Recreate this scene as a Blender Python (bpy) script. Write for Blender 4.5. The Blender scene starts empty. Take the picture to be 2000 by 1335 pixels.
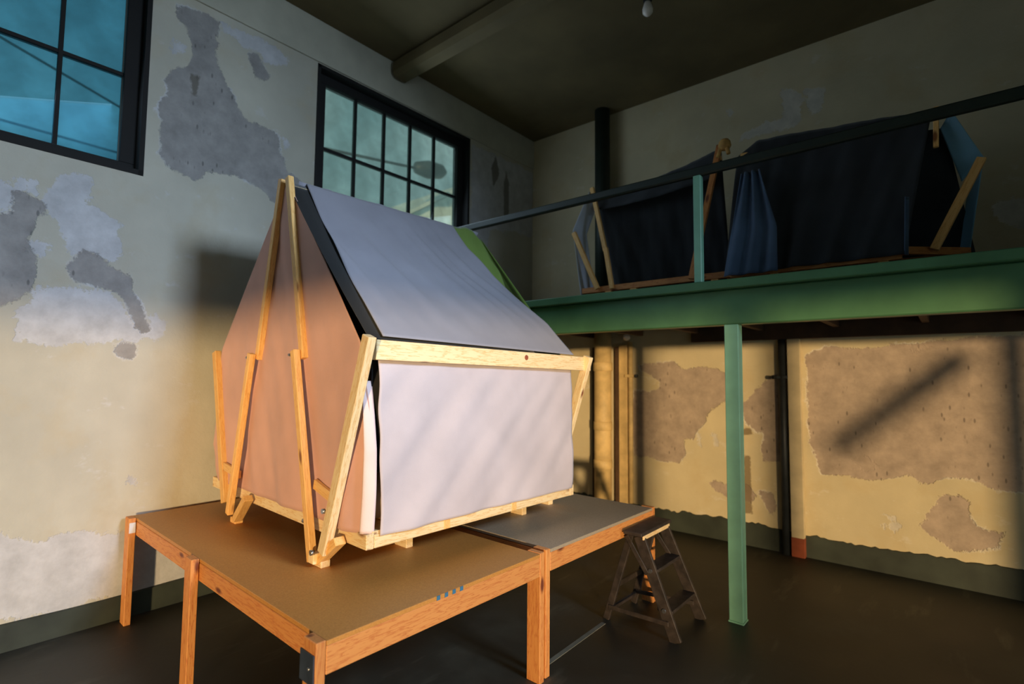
import bpy, bmesh, math, random
import numpy as np
from mathutils import Vector, Matrix

random.seed(7)
scene = bpy.context.scene
col = scene.collection

# ------------------------------------------------------------------ camera
CAM = Vector((4.22, 0.0, 1.6))
YAW, PITCH, ROLL = math.radians(40.023), math.radians(3.752), math.radians(0.532)
fw = Vector((-math.sin(YAW) * math.cos(PITCH), math.cos(YAW) * math.cos(PITCH), math.sin(PITCH)))
r0 = Vector((math.cos(YAW), math.sin(YAW), 0))
u0 = r0.cross(fw)
rt = math.cos(ROLL) * r0 + math.sin(ROLL) * u0
up = -math.sin(ROLL) * r0 + math.cos(ROLL) * u0
cam = bpy.data.cameras.new('camera')
cam.sensor_width = 36.0
cam.lens = 1023.25 / 2000 * 36.0
cam.clip_start = 0.05
cam_ob = bpy.data.objects.new('camera', cam)
cam_ob.matrix_world = Matrix(((rt.x, up.x, -fw.x, CAM.x), (rt.y, up.y, -fw.y, CAM.y), (rt.z, up.z, -fw.z, CAM.z), (0, 0, 0, 1)))
col.objects.link(cam_ob)
scene.camera = cam_ob
cam.dof.use_dof = True
cam.dof.focus_distance = 2.7
cam.dof.aperture_fstop = 1.4

# ------------------------------------------------------------------ world, sun, daylight
def lin(c):
    return tuple(((v / 255) / 12.92 if v <= 10 else (((v / 255) + .055) / 1.055) ** 2.4) for v in c) + (1.0,)

world = bpy.data.worlds.new('sky'); scene.world = world; world.use_nodes = True
nt = world.node_tree; nt.nodes.clear()
wo = nt.nodes.new('ShaderNodeOutputWorld'); bg = nt.nodes.new('ShaderNodeBackground')
tc = nt.nodes.new('ShaderNodeTexCoord'); nz = nt.nodes.new('ShaderNodeTexNoise'); rp = nt.nodes.new('ShaderNodeValToRGB')
nz.inputs['Scale'].default_value = 3.0; nz.inputs['Detail'].default_value = 3
rp.color_ramp.elements[0].position = .36; rp.color_ramp.elements[0].color = lin((112, 144, 148))
rp.color_ramp.elements[1].position = .66; rp.color_ramp.elements[1].color = lin((182, 198, 196))
nt.links.new(tc.outputs['Generated'], nz.inputs['Vector']); nt.links.new(nz.outputs['Fac'], rp.inputs['Fac'])
nt.links.new(rp.outputs['Color'], bg.inputs['Color']); bg.inputs['Strength'].default_value = 1.25
nt.links.new(bg.outputs[0], wo.inputs[0])

def light(name, kind, loc, target, energy, color, **kw):
    d = bpy.data.lights.new(name, kind); d.energy = energy; d.color = color
    for k, v in kw.items(): setattr(d, k, v)
    o = bpy.data.objects.new(name, d); o.location = loc
    o.rotation_euler = (Vector(target) - Vector(loc)).to_track_quat('-Z', 'Y').to_euler()
    col.objects.link(o); return o

AZ, EL = math.radians(42), math.radians(1.2)
SUN_DIR = Vector((-math.sin(AZ) * math.cos(EL), math.cos(AZ) * math.cos(EL), -math.sin(EL)))
light('low_evening_sun', 'SUN', (12, -4, 2.5), Vector((12, -4, 2.5)) + SUN_DIR, 3.3, (1.0, 0.70, 0.36), angle=math.radians(2.2))
# blue daylight entering by the clerestory window of the right-hand wall
light('clerestory_daylight', 'AREA', (7.28, 1.9, 3.6), (0.0, 0.65, 1.25), 54, (0.60, 0.77, 1.0), shape='RECTANGLE', size=1.1, size_y=1.0, spread=math.radians(68))

# daylight through the two high windows of the left-hand wall
for wy in (0.1, 3.27):
    light('window_daylight', 'AREA', (0.03, wy, 3.66), (4.0, wy + .4, 2.4), 11, (0.62, 0.80, 1.0), shape='RECTANGLE', size=1.6, size_y=1.2)

vs = scene.view_settings
vs.view_transform = 'Standard'; vs.look = 'None'; vs.gamma = 1.0; vs.exposure = 0.0; vs.use_curve_mapping = False
scene.cycles.max_bounces = 6
scene.cycles.diffuse_bounces = 4
scene.cycles.adaptive_threshold = 0.05
scene.cycles.sample_clamp_indirect = 4.0

# ------------------------------------------------------------------ materials
def new_mat(name):
    m = bpy.data.materials.new(name); m.use_nodes = True
    n = m.node_tree.nodes; n.clear()
    out = n.new('ShaderNodeOutputMaterial'); b = n.new('ShaderNodeBsdfPrincipled')
    m.node_tree.links.new(b.outputs[0], out.inputs[0])
    return m, m.node_tree, b

def N(nt, kind, **inputs):
    n = nt.nodes.new(kind)
    for k, v in inputs.items():
        if k.startswith('_'): setattr(n, k[1:], v)
        else: n.inputs[k].default_value = v
    return n

def ramp(nt, fac, stops):
    r = nt.nodes.new('ShaderNodeValToRGB'); e = r.color_ramp.elements
    while len(e) < len(stops): e.new(.5)
    for i, (p, c) in enumerate(stops): e[i].position = p; e[i].color = c if len(c) == 4 else lin(c)
    nt.links.new(fac, r.inputs['Fac']); return r.outputs['Color']

def mix(nt, fac, a, b, kind='MIX'):
    m = nt.nodes.new('ShaderNodeMix'); m.data_type = 'RGBA'; m.blend_type = kind
    for sock, v in ((m.inputs['Factor'], fac), (m.inputs['A'], a), (m.inputs['B'], b)):
        if hasattr(v, 'is_linked'): nt.links.new(v, sock)
        else: sock.default_value = v
    return m.outputs['Result']

def maths(nt, op, a, b=0.0, clamp=False):
    m = nt.nodes.new('ShaderNodeMath'); m.operation = op; m.use_clamp = clamp
    for i, v in enumerate((a, b)):
        if hasattr(v, 'is_linked'): nt.links.new(v, m.inputs[i])
        else: m.inputs[i].default_value = v
    return m.outputs[0]

def coords(nt, scale=(1, 1, 1), kind='Object'):
    t = nt.nodes.new('ShaderNodeTexCoord'); mp = nt.nodes.new('ShaderNodeMapping'); mp.inputs['Scale'].default_value = scale
    nt.links.new(t.outputs[kind], mp.inputs['Vector']); return mp.outputs['Vector']

def noise(nt, vec, scale, detail=4, rough=.55):
    n = N(nt, 'ShaderNodeTexNoise', Scale=scale, Detail=detail, Roughness=rough)
    nt.links.new(vec, n.inputs['Vector']); return n.outputs['Fac']

def bump(nt, bsdf, h, strength=.3, dist=.01):
    b = N(nt, 'ShaderNodeBump', Strength=strength, Distance=dist)
    nt.links.new(h, b.inputs['Height']); nt.links.new(b.outputs[0], bsdf.inputs['Normal'])

def plain(name, c, rough=.6, var=.18, scale=6, metal=0.0, bumpy=.15):
    m, nt, b = new_mat(name)
    v = coords(nt); f = noise(nt, v, scale, 4)
    lo = tuple(x * (1 - var) for x in lin(c)[:3]) + (1,); hi = tuple(min(1, x * (1 + var)) for x in lin(c)[:3]) + (1,)
    nt.links.new(ramp(nt, f, [(.3, lo), (.7, hi)]), b.inputs['Base Color'])
    b.inputs['Roughness'].default_value = rough; b.inputs['Metallic'].default_value = metal
    if bumpy: bump(nt, b, noise(nt, v, scale * 8, 2), bumpy, .004)
    return m

def wood(name, light_c, dark_c, knot_c, rough=.55):
    # grain runs along the object's own X axis
    m, nt, b = new_mat(name)
    info = nt.nodes.new('ShaderNodeObjectInfo')
    t = nt.nodes.new('ShaderNodeTexCoord'); add = nt.nodes.new('ShaderNodeVectorMath'); add.operation = 'ADD'
    comb = nt.nodes.new('ShaderNodeCombineXYZ'); r10 = maths(nt, 'MULTIPLY', info.outputs['Random'], 13.0)
    for i in range(3): nt.links.new(r10, comb.inputs[i])
    nt.links.new(t.outputs['Object'], add.inputs[0]); nt.links.new(comb.outputs[0], add.inputs[1])
    mp = N(nt, 'ShaderNodeMapping', Scale=(1.6, 16, 16)); nt.links.new(add.outputs[0], mp.inputs['Vector'])
    g = noise(nt, mp.outputs[0], 2.2, 5, .6)
    rings = maths(nt, 'FRACT', maths(nt, 'MULTIPLY', g, 7.0))
    mp2 = N(nt, 'ShaderNodeMapping', Scale=(3.2, 9, 9)); nt.links.new(add.outputs[0], mp2.inputs['Vector'])
    kn = N(nt, 'ShaderNodeTexVoronoi', Scale=1.0); nt.links.new(mp2.outputs[0], kn.inputs['Vector'])
    c = ramp(nt, rings, [(.0, light_c), (.55, light_c), (.92, dark_c), (1, light_c)])
    c = mix(nt, maths(nt, 'MULTIPLY', noise(nt, mp.outputs[0], .6, 2), .55), c, lin(dark_c))
    k = N(nt, 'ShaderNodeMapRange', **{'From Min': .16, 'From Max': .08}); nt.links.new(kn.outputs['Distance'], k.inputs['Value'])
    c = mix(nt, k.outputs[0], c, lin(knot_c))
    hsv = N(nt, 'ShaderNodeHueSaturation'); nt.links.new(c, hsv.inputs['Color'])
    val = N(nt, 'ShaderNodeMapRange', **{'To Min': .86, 'To Max': 1.12}); nt.links.new(info.outputs['Random'], val.inputs['Value'])
    nt.links.new(val.outputs[0], hsv.inputs['Value'])
    nt.links.new(hsv.outputs[0], b.inputs['Base Color']); b.inputs['Roughness'].default_value = rough
    bump(nt, b, g, .12, .004)
    return m

def cloth(name, c, weave=420, var=.08, rough=.9, trans=0.0, creases=True):
    m, nt, b = new_mat(name)
    v = coords(nt); f = noise(nt, v, 3.0, 4)
    lo = tuple(x * (1 - var) for x in lin(c)[:3]) + (1,); hi = tuple(min(1, x * (1 + var)) for x in lin(c)[:3]) + (1,)
    colr = ramp(nt, f, [(.3, lo), (.7, hi)])
    nt.links.new(colr, b.inputs['Base Color'])
    b.inputs['Roughness'].default_value = rough; b.inputs['Sheen Weight'].default_value = .15
    h = noise(nt, v, weave, 1)
    if creases: h = maths(nt, 'ADD', h, maths(nt, 'MULTIPLY', noise(nt, coords(nt, (3, 3, 1)), 2.2, 2), 3.0))
    bump(nt, b, h, .2, .012)
    if trans:
        tr = nt.nodes.new('ShaderNodeBsdfTranslucent'); nt.links.new(colr, tr.inputs['Color'])
        ms = nt.nodes.new('ShaderNodeMixShader'); ms.inputs[0].default_value = trans
        out = [n for n in nt.nodes if n.type == 'OUTPUT_MATERIAL'][0]
        nt.links.new(b.outputs[0], ms.inputs[1]); nt.links.new(tr.outputs[0], ms.inputs[2]); nt.links.new(ms.outputs[0], out.inputs[0])
    return m

def wall_mat(name, cream, grey, pale, stain_c):
    m, nt, b = new_mat(name)
    v = coords(nt)
    big = noise(nt, v, 1.1, 4); mid = noise(nt, v, 7, 4, .65); fine = noise(nt, v, 45, 2, .7)
    base = ramp(nt, big, [(.3, tuple(x * .86 for x in cream)), (.7, cream)])
    base = mix(nt, maths(nt, 'MULTIPLY', mid, .28), base, lin(tuple(x * .8 for x in cream)))
    blot = N(nt, 'ShaderNodeMapRange', **{'From Min': .52, 'From Max': .68, 'To Max': .4}); nt.links.new(noise(nt, v, 2.4, 4, .62), blot.inputs['Value'])
    base = mix(nt, blot.outputs[0], base, lin((cream[0] * .88, cream[1] * .83, cream[2] * .74)))
    flk = N(nt, 'ShaderNodeMapRange', **{'From Min': .62, 'From Max': .70, 'To Max': .4}); nt.links.new(noise(nt, coords(nt, (1, 1, 1.5)), 4.0, 4, .7), flk.inputs['Value'])
    base = mix(nt, flk.outputs[0], base, lin(pale))
    def mask(attr, amp):
        a = N(nt, 'ShaderNodeAttribute', _attribute_name=attr)
        s = maths(nt, 'ADD', a.outputs['Fac'], maths(nt, 'MULTIPLY', maths(nt, 'SUBTRACT', mid, .5), amp))
        s = maths(nt, 'ADD', s, maths(nt, 'MULTIPLY', maths(nt, 'SUBTRACT', fine, .5), amp * .45))
        k = N(nt, 'ShaderNodeMapRange', **{'From Min': .006, 'From Max': -.006}); nt.links.new(s, k.inputs['Value'])
        rim = N(nt, 'ShaderNodeMapRange', **{'From Min': .012, 'From Max': .0}); nt.links.new(maths(nt, 'ABSOLUTE', maths(nt, 'SUBTRACT', s, .004)), rim.inputs['Value'])
        return k.outputs[0], rim.outputs[0]
    kp, rp_ = mask('pale', .16); kg, rg = mask('grey', .10); ks, rs = mask('stain', .05)
    c = mix(nt, maths(nt, 'MULTIPLY', kp, .85), base, ramp(nt, mid, [(.3, tuple(x * .86 for x in pale)), (.65, pale)]))
    g0 = N(nt, 'ShaderNodeMapRange', **{'From Min': .5, 'From Max': .62, 'To Max': .8}); nt.links.new(noise(nt, v, 3.1, 4), g0.inputs['Value']); gate0 = g0.outputs[0]
    c = mix(nt, kg, c, ramp(nt, mid, [(.25, tuple(x * .8 for x in grey)), (.7, grey)]))
    c = mix(nt, maths(nt, 'MULTIPLY', rg, gate0, True), c, lin(pale))
    c = mix(nt, maths(nt, 'MULTIPLY', ks, .75), c, lin(stain_c))
    # small pits and specks in the bare plaster
    pit = N(nt, 'ShaderNodeTexVoronoi', Scale=14.0); nt.links.new(coords(nt, (1.6, 1.6, .6)), pit.inputs['Vector'])
    pm = N(nt, 'ShaderNodeMapRange', **{'From Min': .19, 'From Max': .11}); nt.links.new(pit.outputs['Distance'], pm.inputs['Value'])
    gate = N(nt, 'ShaderNodeMapRange', **{'From Min': .46, 'From Max': .54}); nt.links.new(noise(nt, v, 2.3, 2), gate.inputs['Value'])
    pmask = maths(nt, 'MULTIPLY', maths(nt, 'MULTIPLY', pm.outputs[0], gate.outputs[0]), maths(nt, 'MULTIPLY', kg, .6))
    c = mix(nt, pmask, c, lin(tuple(x * .45 for x in grey)))
    nt.links.new(c, b.inputs['Base Color']); b.inputs['Roughness'].default_value = .85
    h = maths(nt, 'ADD', maths(nt, 'MULTIPLY', kg, -.7), maths(nt, 'MULTIPLY', maths(nt, 'ADD', mid, maths(nt, 'MULTIPLY', fine, .4)), .5))
    h = maths(nt, 'SUBTRACT', h, maths(nt, 'MULTIPLY', kp, .25))
    bump(nt, b, h, .55, .012)
    return m

CREAM_L = (206, 201, 184); GREY = (164, 160, 156); PALE = (204, 204, 208)
M = {
    'wall_left': wall_mat('peeling_cream_plaster', CREAM_L, GREY, PALE, (96, 90, 78)),
    'wall_back': wall_mat('peeling_yellow_plaster', (222, 206, 168), (190, 170, 152), (222, 214, 200), (110, 90, 60)),
    'plaster': plain('smooth_plaster', (186, 182, 164), .85, .12, 3),
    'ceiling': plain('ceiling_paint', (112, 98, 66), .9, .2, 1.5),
    'dado': plain('dark_green_grey_paint', (52, 58, 50), .6, .35, 4),
    'black': plain('black_steel_paint', (14, 12, 10), .8, .2, 8),
    'green': plain('green_steel_paint', (80, 126, 88), .45, .14, 4),
    'lit_green': plain('sunlit_green_steel_paint', (138, 196, 168), .45, .12, 5),  # same green paint as the beam, lightened to show the light on it
    'darkgreen': plain('dark_green_rail_paint', (34, 44, 36), .5, .2, 5),
    'pine': wood('pale_pine', (246, 224, 178), (224, 180, 118), (120, 62, 36)),
    'amber': wood('amber_pine', (242, 196, 124), (220, 160, 86), (140, 86, 44)),
    'lumber': wood('orange_lumber', (218, 152, 84), (188, 110, 56), (112, 56, 34)),
    'ladder': plain('dark_worn_wood', (50, 42, 38), .6, .6, 18),
    'joist': plain('dark_brown_timber', (74, 52, 34), .8, .3, 5),
    'orange': plain('orange_painted_wood', (226, 138, 34), .5, .12, 8),
    'steel': plain('zinc_steel', (170, 172, 176), .3, .1, 20, .9, 0),
    'dark_metal': plain('dark_blue_metal', (44, 54, 70), .5, .3, 12),
    'roof': cloth('blue_grey_canvas', (145, 143, 152)),
    'panel': cloth('lavender_cotton', (196, 185, 190)),
    'pink': cloth('salmon_pink_cotton', (220, 172, 156), trans=.12),
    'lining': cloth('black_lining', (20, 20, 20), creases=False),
    'greencloth': cloth('green_cotton', (108, 136, 52)),
    'navy': cloth('dark_navy_blanket', (42, 45, 50), var=.25),
    'denim': cloth('mid_blue_blanket', (76, 98, 126), var=.25),
    'blue_lit_sheet': cloth('blue_lit_white_sheet', (122, 172, 200)),  # white cloth with the blue light on it put into the colour
    'lit_rim': cloth('sunlit_pink_rim', (232, 206, 202), creases=False),  # paler than the pink cloth to paint the sun on its curled edge
    'sheet': cloth('white_blue_sheet', (196, 206, 222)),
    'cream': cloth('cream_cotton', (226, 206, 178)),
    'pipe': plain('yellowed_pipe_paint', (206, 176, 120), .6, .22, 7),
    'post_paint': plain('cream_post_paint', (212, 194, 156), .7, .16, 5),
    'pipe_dark': plain('dark_conduit', (48, 52, 54), .5, .25, 8),
    'red': plain('rust_red_paint', (150, 74, 44), .7, .25, 8),
    'globe': plain('white_glass', (236, 226, 214), .2, .03, 3, 0, 0),
    'paper': plain('white_paper', (214, 218, 226), .8, .05, 6, 0, 0),
    'blue': plain('blue_tape', (60, 110, 140), .6, .15, 12),
    'outside': plain('pale_render', (226, 228, 222), .9, .06, 1),
    'rope': plain('straw_rope', (196, 150, 84), .9, .25, 20),
}
# particle board tops
def board_mat(name, a, b_, c_):
    m, nt, b = new_mat(name); v = coords(nt)
    f = noise(nt, v, 160, 3, .7); g = noise(nt, v, 2.0, 4)
    c = ramp(nt, f, [(.3, a), (.7, b_)]); c = mix(nt, maths(nt, 'MULTIPLY', g, .6), c, lin(c_))
    nt.links.new(c, b.inputs['Base Color']); b.inputs['Roughness'].default_value = .5; bump(nt, b, f, .1, .002)
    return m
M['board'] = board_mat('brown_particle_board', (172, 116, 54), (206, 148, 76), (190, 126, 54))
M['board2'] = board_mat('greyed_particle_board', (150, 134, 112), (182, 166, 142), (160, 142, 116))
def floor_mat():
    m, nt, b = new_mat('dark_concrete'); v = coords(nt)
    f = noise(nt, v, 1.4, 5, .62); s = noise(nt, coords(nt, (.5, 2.2, 1)), 2.6, 5, .6)
    c = ramp(nt, f, [(.28, (40, 38, 32)), (.55, (58, 56, 47)), (.75, (82, 80, 68))])
    k = N(nt, 'ShaderNodeMapRange', **{'From Min': .6, 'From Max': .72}); nt.links.new(s, k.inputs['Value'])
    c = mix(nt, maths(nt, 'MULTIPLY', k.outputs[0], .45), c, lin((112, 108, 92)))
    nt.links.new(c, b.inputs['Base Color'])
    r = N(nt, 'ShaderNodeMapRange', **{'To Min': .38, 'To Max': .75}); nt.links.new(f, r.inputs['Value']); nt.links.new(r.outputs[0], b.inputs['Roughness'])
    bump(nt, b, noise(nt, v, 30, 5), .15, .005)
    return m
M['floor'] = floor_mat()
def pane_mat(name, tint, gloss=.12):
    m, nt, b = new_mat(name); v = coords(nt)
    out = [n for n in nt.nodes if n.type == 'OUTPUT_MATERIAL'][0]
    tr = nt.nodes.new('ShaderNodeBsdfTransparent'); gl = N(nt, 'ShaderNodeBsdfGlossy', Roughness=.06)
    df = N(nt, 'ShaderNodeBsdfTranslucent')
    f = noise(nt, v, 4, 5); t = lin(tint)
    nt.links.new(ramp(nt, f, [(.3, tuple(x * .75 for x in t[:3]) + (1,)), (.7, t)]), tr.inputs['Color']); df.inputs['Color'].default_value = t
    m1 = nt.nodes.new('ShaderNodeMixShader'); m1.inputs[0].default_value = .12
    m2 = nt.nodes.new('ShaderNodeMixShader'); m2.inputs[0].default_value = gloss
    nt.links.new(tr.outputs[0], m1.inputs[1]); nt.links.new(df.outputs[0], m1.inputs[2])
    nt.links.new(m1.outputs[0], m2.inputs[1]); nt.links.new(gl.outputs[0], m2.inputs[2]); nt.links.new(m2.outputs[0], out.inputs[0])
    return m
M['pane_blue'] = pane_mat('blue_tinted_glass', (158, 210, 228))
M['pane'] = pane_mat('dusty_clear_glass', (226, 240, 238))

# ------------------------------------------------------------------ builders
WORLD = {}
def link(name, mesh, mat, parent=None, mw=None):
    o = bpy.data.objects.new(name, mesh); col.objects.link(o)
    if mat is not None: mesh.materials.append(M[mat])
    mw = mw or Matrix.Identity(4); WORLD[o.name] = mw
    if parent is not None:
        o.parent = parent; o.matrix_basis = WORLD[parent.name].inverted() @ mw
    else: o.matrix_basis = mw
    return o

def thing(name, loc, label, cat, group=None):
    o = bpy.data.objects.new(name, None); col.objects.link(o); o.location = loc; o.empty_display_size = .1
    WORLD[o.name] = Matrix.Translation(loc); tag(o, label, cat, group); return o

def tag(o, label, cat, group=None):
    o['label'] = label; o['category'] = cat
    if group: o['group'] = group
    return o

def struct(o, label=None):
    o['kind'] = 'structure'
    if label: o['label'] = label
    return o

def frame(p0, p1, side):
    x = (p1 - p0).normalized(); z = Vector(side); z = (z - x * z.dot(x)).normalized(); y = z.cross(x)
    c = (p0 + p1) / 2
    return Matrix(((x.x, y.x, z.x, c.x), (x.y, y.y, z.y, c.y), (x.z, y.z, z.z, c.z), (0, 0, 0, 1)))

def box_mesh(name, l, t, w, bev=.003):
    bm = bmesh.new(); bmesh.ops.create_cube(bm, size=1)
    bmesh.ops.scale(bm, vec=(l, t, w), verts=bm.verts)
    if bev: bmesh.ops.bevel(bm, geom=bm.edges[:], offset=min(bev, l * .3, t * .3, w * .3), segments=1, affect='EDGES')
    me = bpy.data.meshes.new(name); bm.to_mesh(me); bm.free(); return me

def board(name, p0, p1, w, t, side, mat, parent=None, bev=.003):
    """a timber from p0 to p1, w wide along `side`, t thick across it; its own X axis runs along the grain"""
    p0, p1 = Vector(p0), Vector(p1)
    return link(name, box_mesh(name, (p1 - p0).length, t, w, bev), mat, parent, frame(p0, p1, side))

def box(name, lo, hi, mat, parent=None, bev=.003):
    lo, hi = Vector(lo), Vector(hi); s = hi - lo; c = (lo + hi) / 2
    ax = max(range(3), key=lambda i: s[i])
    e = [Vector((1, 0, 0)), Vector((0, 1, 0)), Vector((0, 0, 1))]
    p0, p1 = c - e[ax] * s[ax] / 2, c + e[ax] * s[ax] / 2
    sd = (ax + 1) % 3; th = (ax + 2) % 3
    return board(name, p0, p1, s[sd], s[th], e[sd], mat, parent, bev)

def rod(name, p0, p1, r, mat, parent=None, seg=16, r2=None):
    p0, p1 = Vector(p0), Vector(p1); h = (p1 - p0).length
    bm = bmesh.new(); bmesh.ops.create_cone(bm, cap_ends=True, segments=seg, radius1=r, radius2=r if r2 is None else r2, depth=h)
    for f in bm.faces: f.smooth = len(f.verts) == 4
    me = bpy.data.meshes.new(name); bm.to_mesh(me); bm.free()
    z = (p1 - p0).normalized(); mw = Matrix.Translation((p0 + p1) / 2) @ z.to_track_quat('Z', 'Y').to_matrix().to_4x4()
    return link(name, me, mat, parent, mw)

def lathe(name, prof, loc, mat, parent=None, seg=24, axis=(0, 0, 1)):
    bm = bmesh.new(); rings = []
    for r, z in prof: rings.append([bm.verts.new((max(r, .0004) * math.cos(2 * math.pi * i / seg), max(r, .0004) * math.sin(2 * math.pi * i / seg), z)) for i in range(seg)])
    for a, b in zip(rings, rings[1:]):
        for i in range(seg): bm.faces.new((a[i], a[(i + 1) % seg], b[(i + 1) % seg], b[i])).smooth = True
    bm.faces.new(rings[0][::-1]); bm.faces.new(rings[-1])
    me = bpy.data.meshes.new(name); bm.to_mesh(me); bm.free()
    return link(name, me, mat, parent, Matrix.Translation(loc) @ Vector(axis).to_track_quat('Z', 'Y').to_matrix().to_4x4())

def sheet(name, fn, nu, nv, mat, parent=None, thick=.004, loc=None):
    """a cloth: fn(u, v) gives the point; solidified so that it has both faces"""
    loc = Vector(loc) if loc is not None else Vector((0, 0, 0))
    vs_ = [tuple(Vector(fn(i / nu, j / nv)) - loc) for j in range(nv + 1) for i in range(nu + 1)]
    fs = [(j * (nu + 1) + i, j * (nu + 1) + i + 1, (j + 1) * (nu + 1) + i + 1, (j + 1) * (nu + 1) + i) for j in range(nv) for i in range(nu)]
    me = bpy.data.meshes.new(name); me.from_pydata(vs_, [], fs)
    for p in me.polygons: p.use_smooth = True
    o = link(name, me, mat, parent, Matrix.Translation(loc))
    s = o.modifiers.new('thickness', 'SOLIDIFY'); s.thickness = thick; s.offset = 0
    return o

def interp(tab, t):
    for (a, va), (b, vb) in zip(tab, tab[1:]):
        if t <= b: return va + (vb - va) * max(0, (t - a)) / (b - a)
    return tab[-1][1]

def L4(a, b, c, d, u, v):   # bilinear a-b (v=0), d-c (v=1)
    a, b, c, d = map(Vector, (a, b, c, d))
    return a.lerp(b, u).lerp(d.lerp(c, u), v)

def wob(x, y, s=0.0):
    return math.sin(3.1 * x + 1.7 * y + s) * .5 + math.sin(7.3 * x - 2.9 * y + 2.1 * s + 1) * .3 + math.sin(13.7 * x + 5.3 * y + s * 3 + 2) * .2

# ================================================================== THE ROOM
RX, YB, YF, CZ = 7.5, 5.43, -9.4, 4.75      # right wall, back wall, front wall, ceiling height
# outlines of the bare patches, measured on the walls in metres (along the wall, height)
GREY_L = [
    [(1.22, 4.27), (1.32, 4.3), (1.42, 4.32), (1.49, 4.29), (1.5, 4.18), (1.48, 4.05), (1.51, 3.94), (1.55, 3.86), (1.6, 3.78), (1.66, 3.69), (1.73, 3.61), (1.82, 3.6), (1.92, 3.6), (1.99, 3.58), (1.99, 3.45), (2.05, 3.38), (2.08, 3.3), (2.14, 3.28), (2.24, 3.22), (2.07, 3.06), (1.97, 3.01), (1.84, 3.09), (1.75, 3.11), (1.65, 3.15), (1.56, 3.11), (1.45, 3.11), (1.43, 3.05), (1.38, 3.01), (1.29, 3.04), (1.2, 3.07), (1.14, 3.13), (1.16, 3.2), (1.14, 3.29), (1.16, 3.37), (1.12, 3.45), (1.14, 3.52), (1.17, 3.57), (1.16, 3.68), (1.21, 3.8), (1.31, 3.84), (1.32, 4.01), (1.27, 4.14), (1.21, 4.18)],
    [(1.7, 4.17), (1.8, 4.19), (1.83, 4.12), (1.9, 4.05), (1.86, 3.99), (1.78, 3.98), (1.77, 4.05)],
    [(0.43, 2.66), (0.48, 2.68), (0.53, 2.65), (0.56, 2.62), (0.57, 2.56), (0.52, 2.5), (0.5, 2.41), (0.5, 2.35), (0.55, 2.29), (0.54, 2.2), (0.54, 2.13), (0.51, 2.05), (0.47, 2.02), (0.4, 1.98), (0.28, 1.96), (0.25, 2.51), (0.37, 2.51), (0.42, 2.54)],
    [(0.68, 2.25), (0.72, 2.31), (0.75, 2.36), (0.8, 2.37), (0.87, 2.34), (0.94, 2.29), (0.99, 2.26), (1.03, 2.22), (1.03, 2.17), (1.08, 2.09), (1.11, 2.01), (1.15, 1.9), (1.12, 1.87), (1.07, 1.91), (1.02, 1.99), (1.0, 2.07), (0.97, 2.12), (0.92, 2.14), (0.85, 2.15), (0.79, 2.16), (0.72, 2.18)],
    [(0.94, 1.77), (1.0, 1.81), (1.09, 1.79), (1.08, 1.7), (1.0, 1.69), (0.95, 1.72)],
]
PALE_L = [
    [(1.5, 4.29), (1.6, 4.3), (1.7, 4.32), (1.82, 4.32), (1.95, 4.29), (2.07, 4.26), (2.0, 4.2), (1.93, 4.14), (1.85, 4.14), (1.8, 4.2), (1.68, 4.18), (1.61, 4.22), (1.53, 4.22)],
    [(1.2, 4.01), (1.28, 4.0), (1.28, 3.93), (1.21, 3.91)],
    [(2.01, 3.59), (2.08, 3.56), (2.06, 3.5), (2.03, 3.53)],
    [(0.6, 2.8), (0.69, 2.86), (0.78, 2.87), (0.78, 2.7), (0.88, 2.63), (0.95, 2.58), (0.96, 2.38), (0.94, 2.3), (0.81, 2.38), (0.75, 2.37), (0.72, 2.34), (0.65, 2.42), (0.63, 2.53), (0.58, 2.6), (0.56, 2.68), (0.59, 2.75)],
    [(0.43, 2.75), (0.49, 2.79), (0.56, 2.77), (0.53, 2.7), (0.55, 2.64), (0.48, 2.68), (0.43, 2.67)],
    [(0.36, 2.71), (0.42, 2.71), (0.43, 2.63), (0.41, 2.54), (0.37, 2.53), (0.31, 2.51), (0.3, 2.69)],
    [(0.49, 2.37), (0.58, 2.41), (0.63, 2.38), (0.57, 2.3), (0.53, 2.32)],
    [(0.54, 2.11), (0.73, 2.14), (0.85, 2.14), (0.92, 2.13), (1.0, 2.04), (1.02, 1.98), (1.08, 1.88), (1.14, 1.86), (1.08, 1.8), (1.0, 1.82), (0.93, 1.78), (0.84, 1.78), (0.76, 1.8), (0.62, 1.76), (0.48, 1.78), (0.47, 1.92), (0.52, 2.03)],
    [(1.14, 1.99), (1.17, 2.01), (1.24, 1.94), (1.24, 1.88), (1.17, 1.81), (1.14, 1.85)],
    [(0.47, 0.66), (0.61, 0.61), (0.77, 0.61), (0.9, 0.6), (1.02, 0.55), (1.11, 0.54), (1.56, 0.44), (1.58, 0.05), (1.15, 0.15), (0.5, 0.16), (0.38, 0.15), (0.35, 0.69)],
    [(1.09, 0.9), (1.13, 0.88), (1.13, 0.86), (1.09, 0.86)],
    [(1.34, 1.21), (1.37, 1.2), (1.36, 1.18)],
    [(4.26, 4.31), (4.4, 4.32), (4.7, 4.31), (5.17, 4.33), (5.52, 4.32), (5.56, 3.48), (5.27, 3.44), (4.97, 3.43), (4.6, 3.35), (4.53, 3.08), (4.35, 3.22), (4.26, 3.31)],
]
STAIN_L = [
    [(4.68, 4.31), (4.74, 4.17), (4.74, 4.06), (4.64, 3.9), (4.6, 4.13)],
    [(4.88, 4.19), (4.94, 4.04), (4.94, 3.62), (4.84, 3.59), (4.84, 4.01)],
    [(1.31, 3.8), (1.38, 3.81), (1.37, 3.66), (1.33, 3.63)],
]
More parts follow.
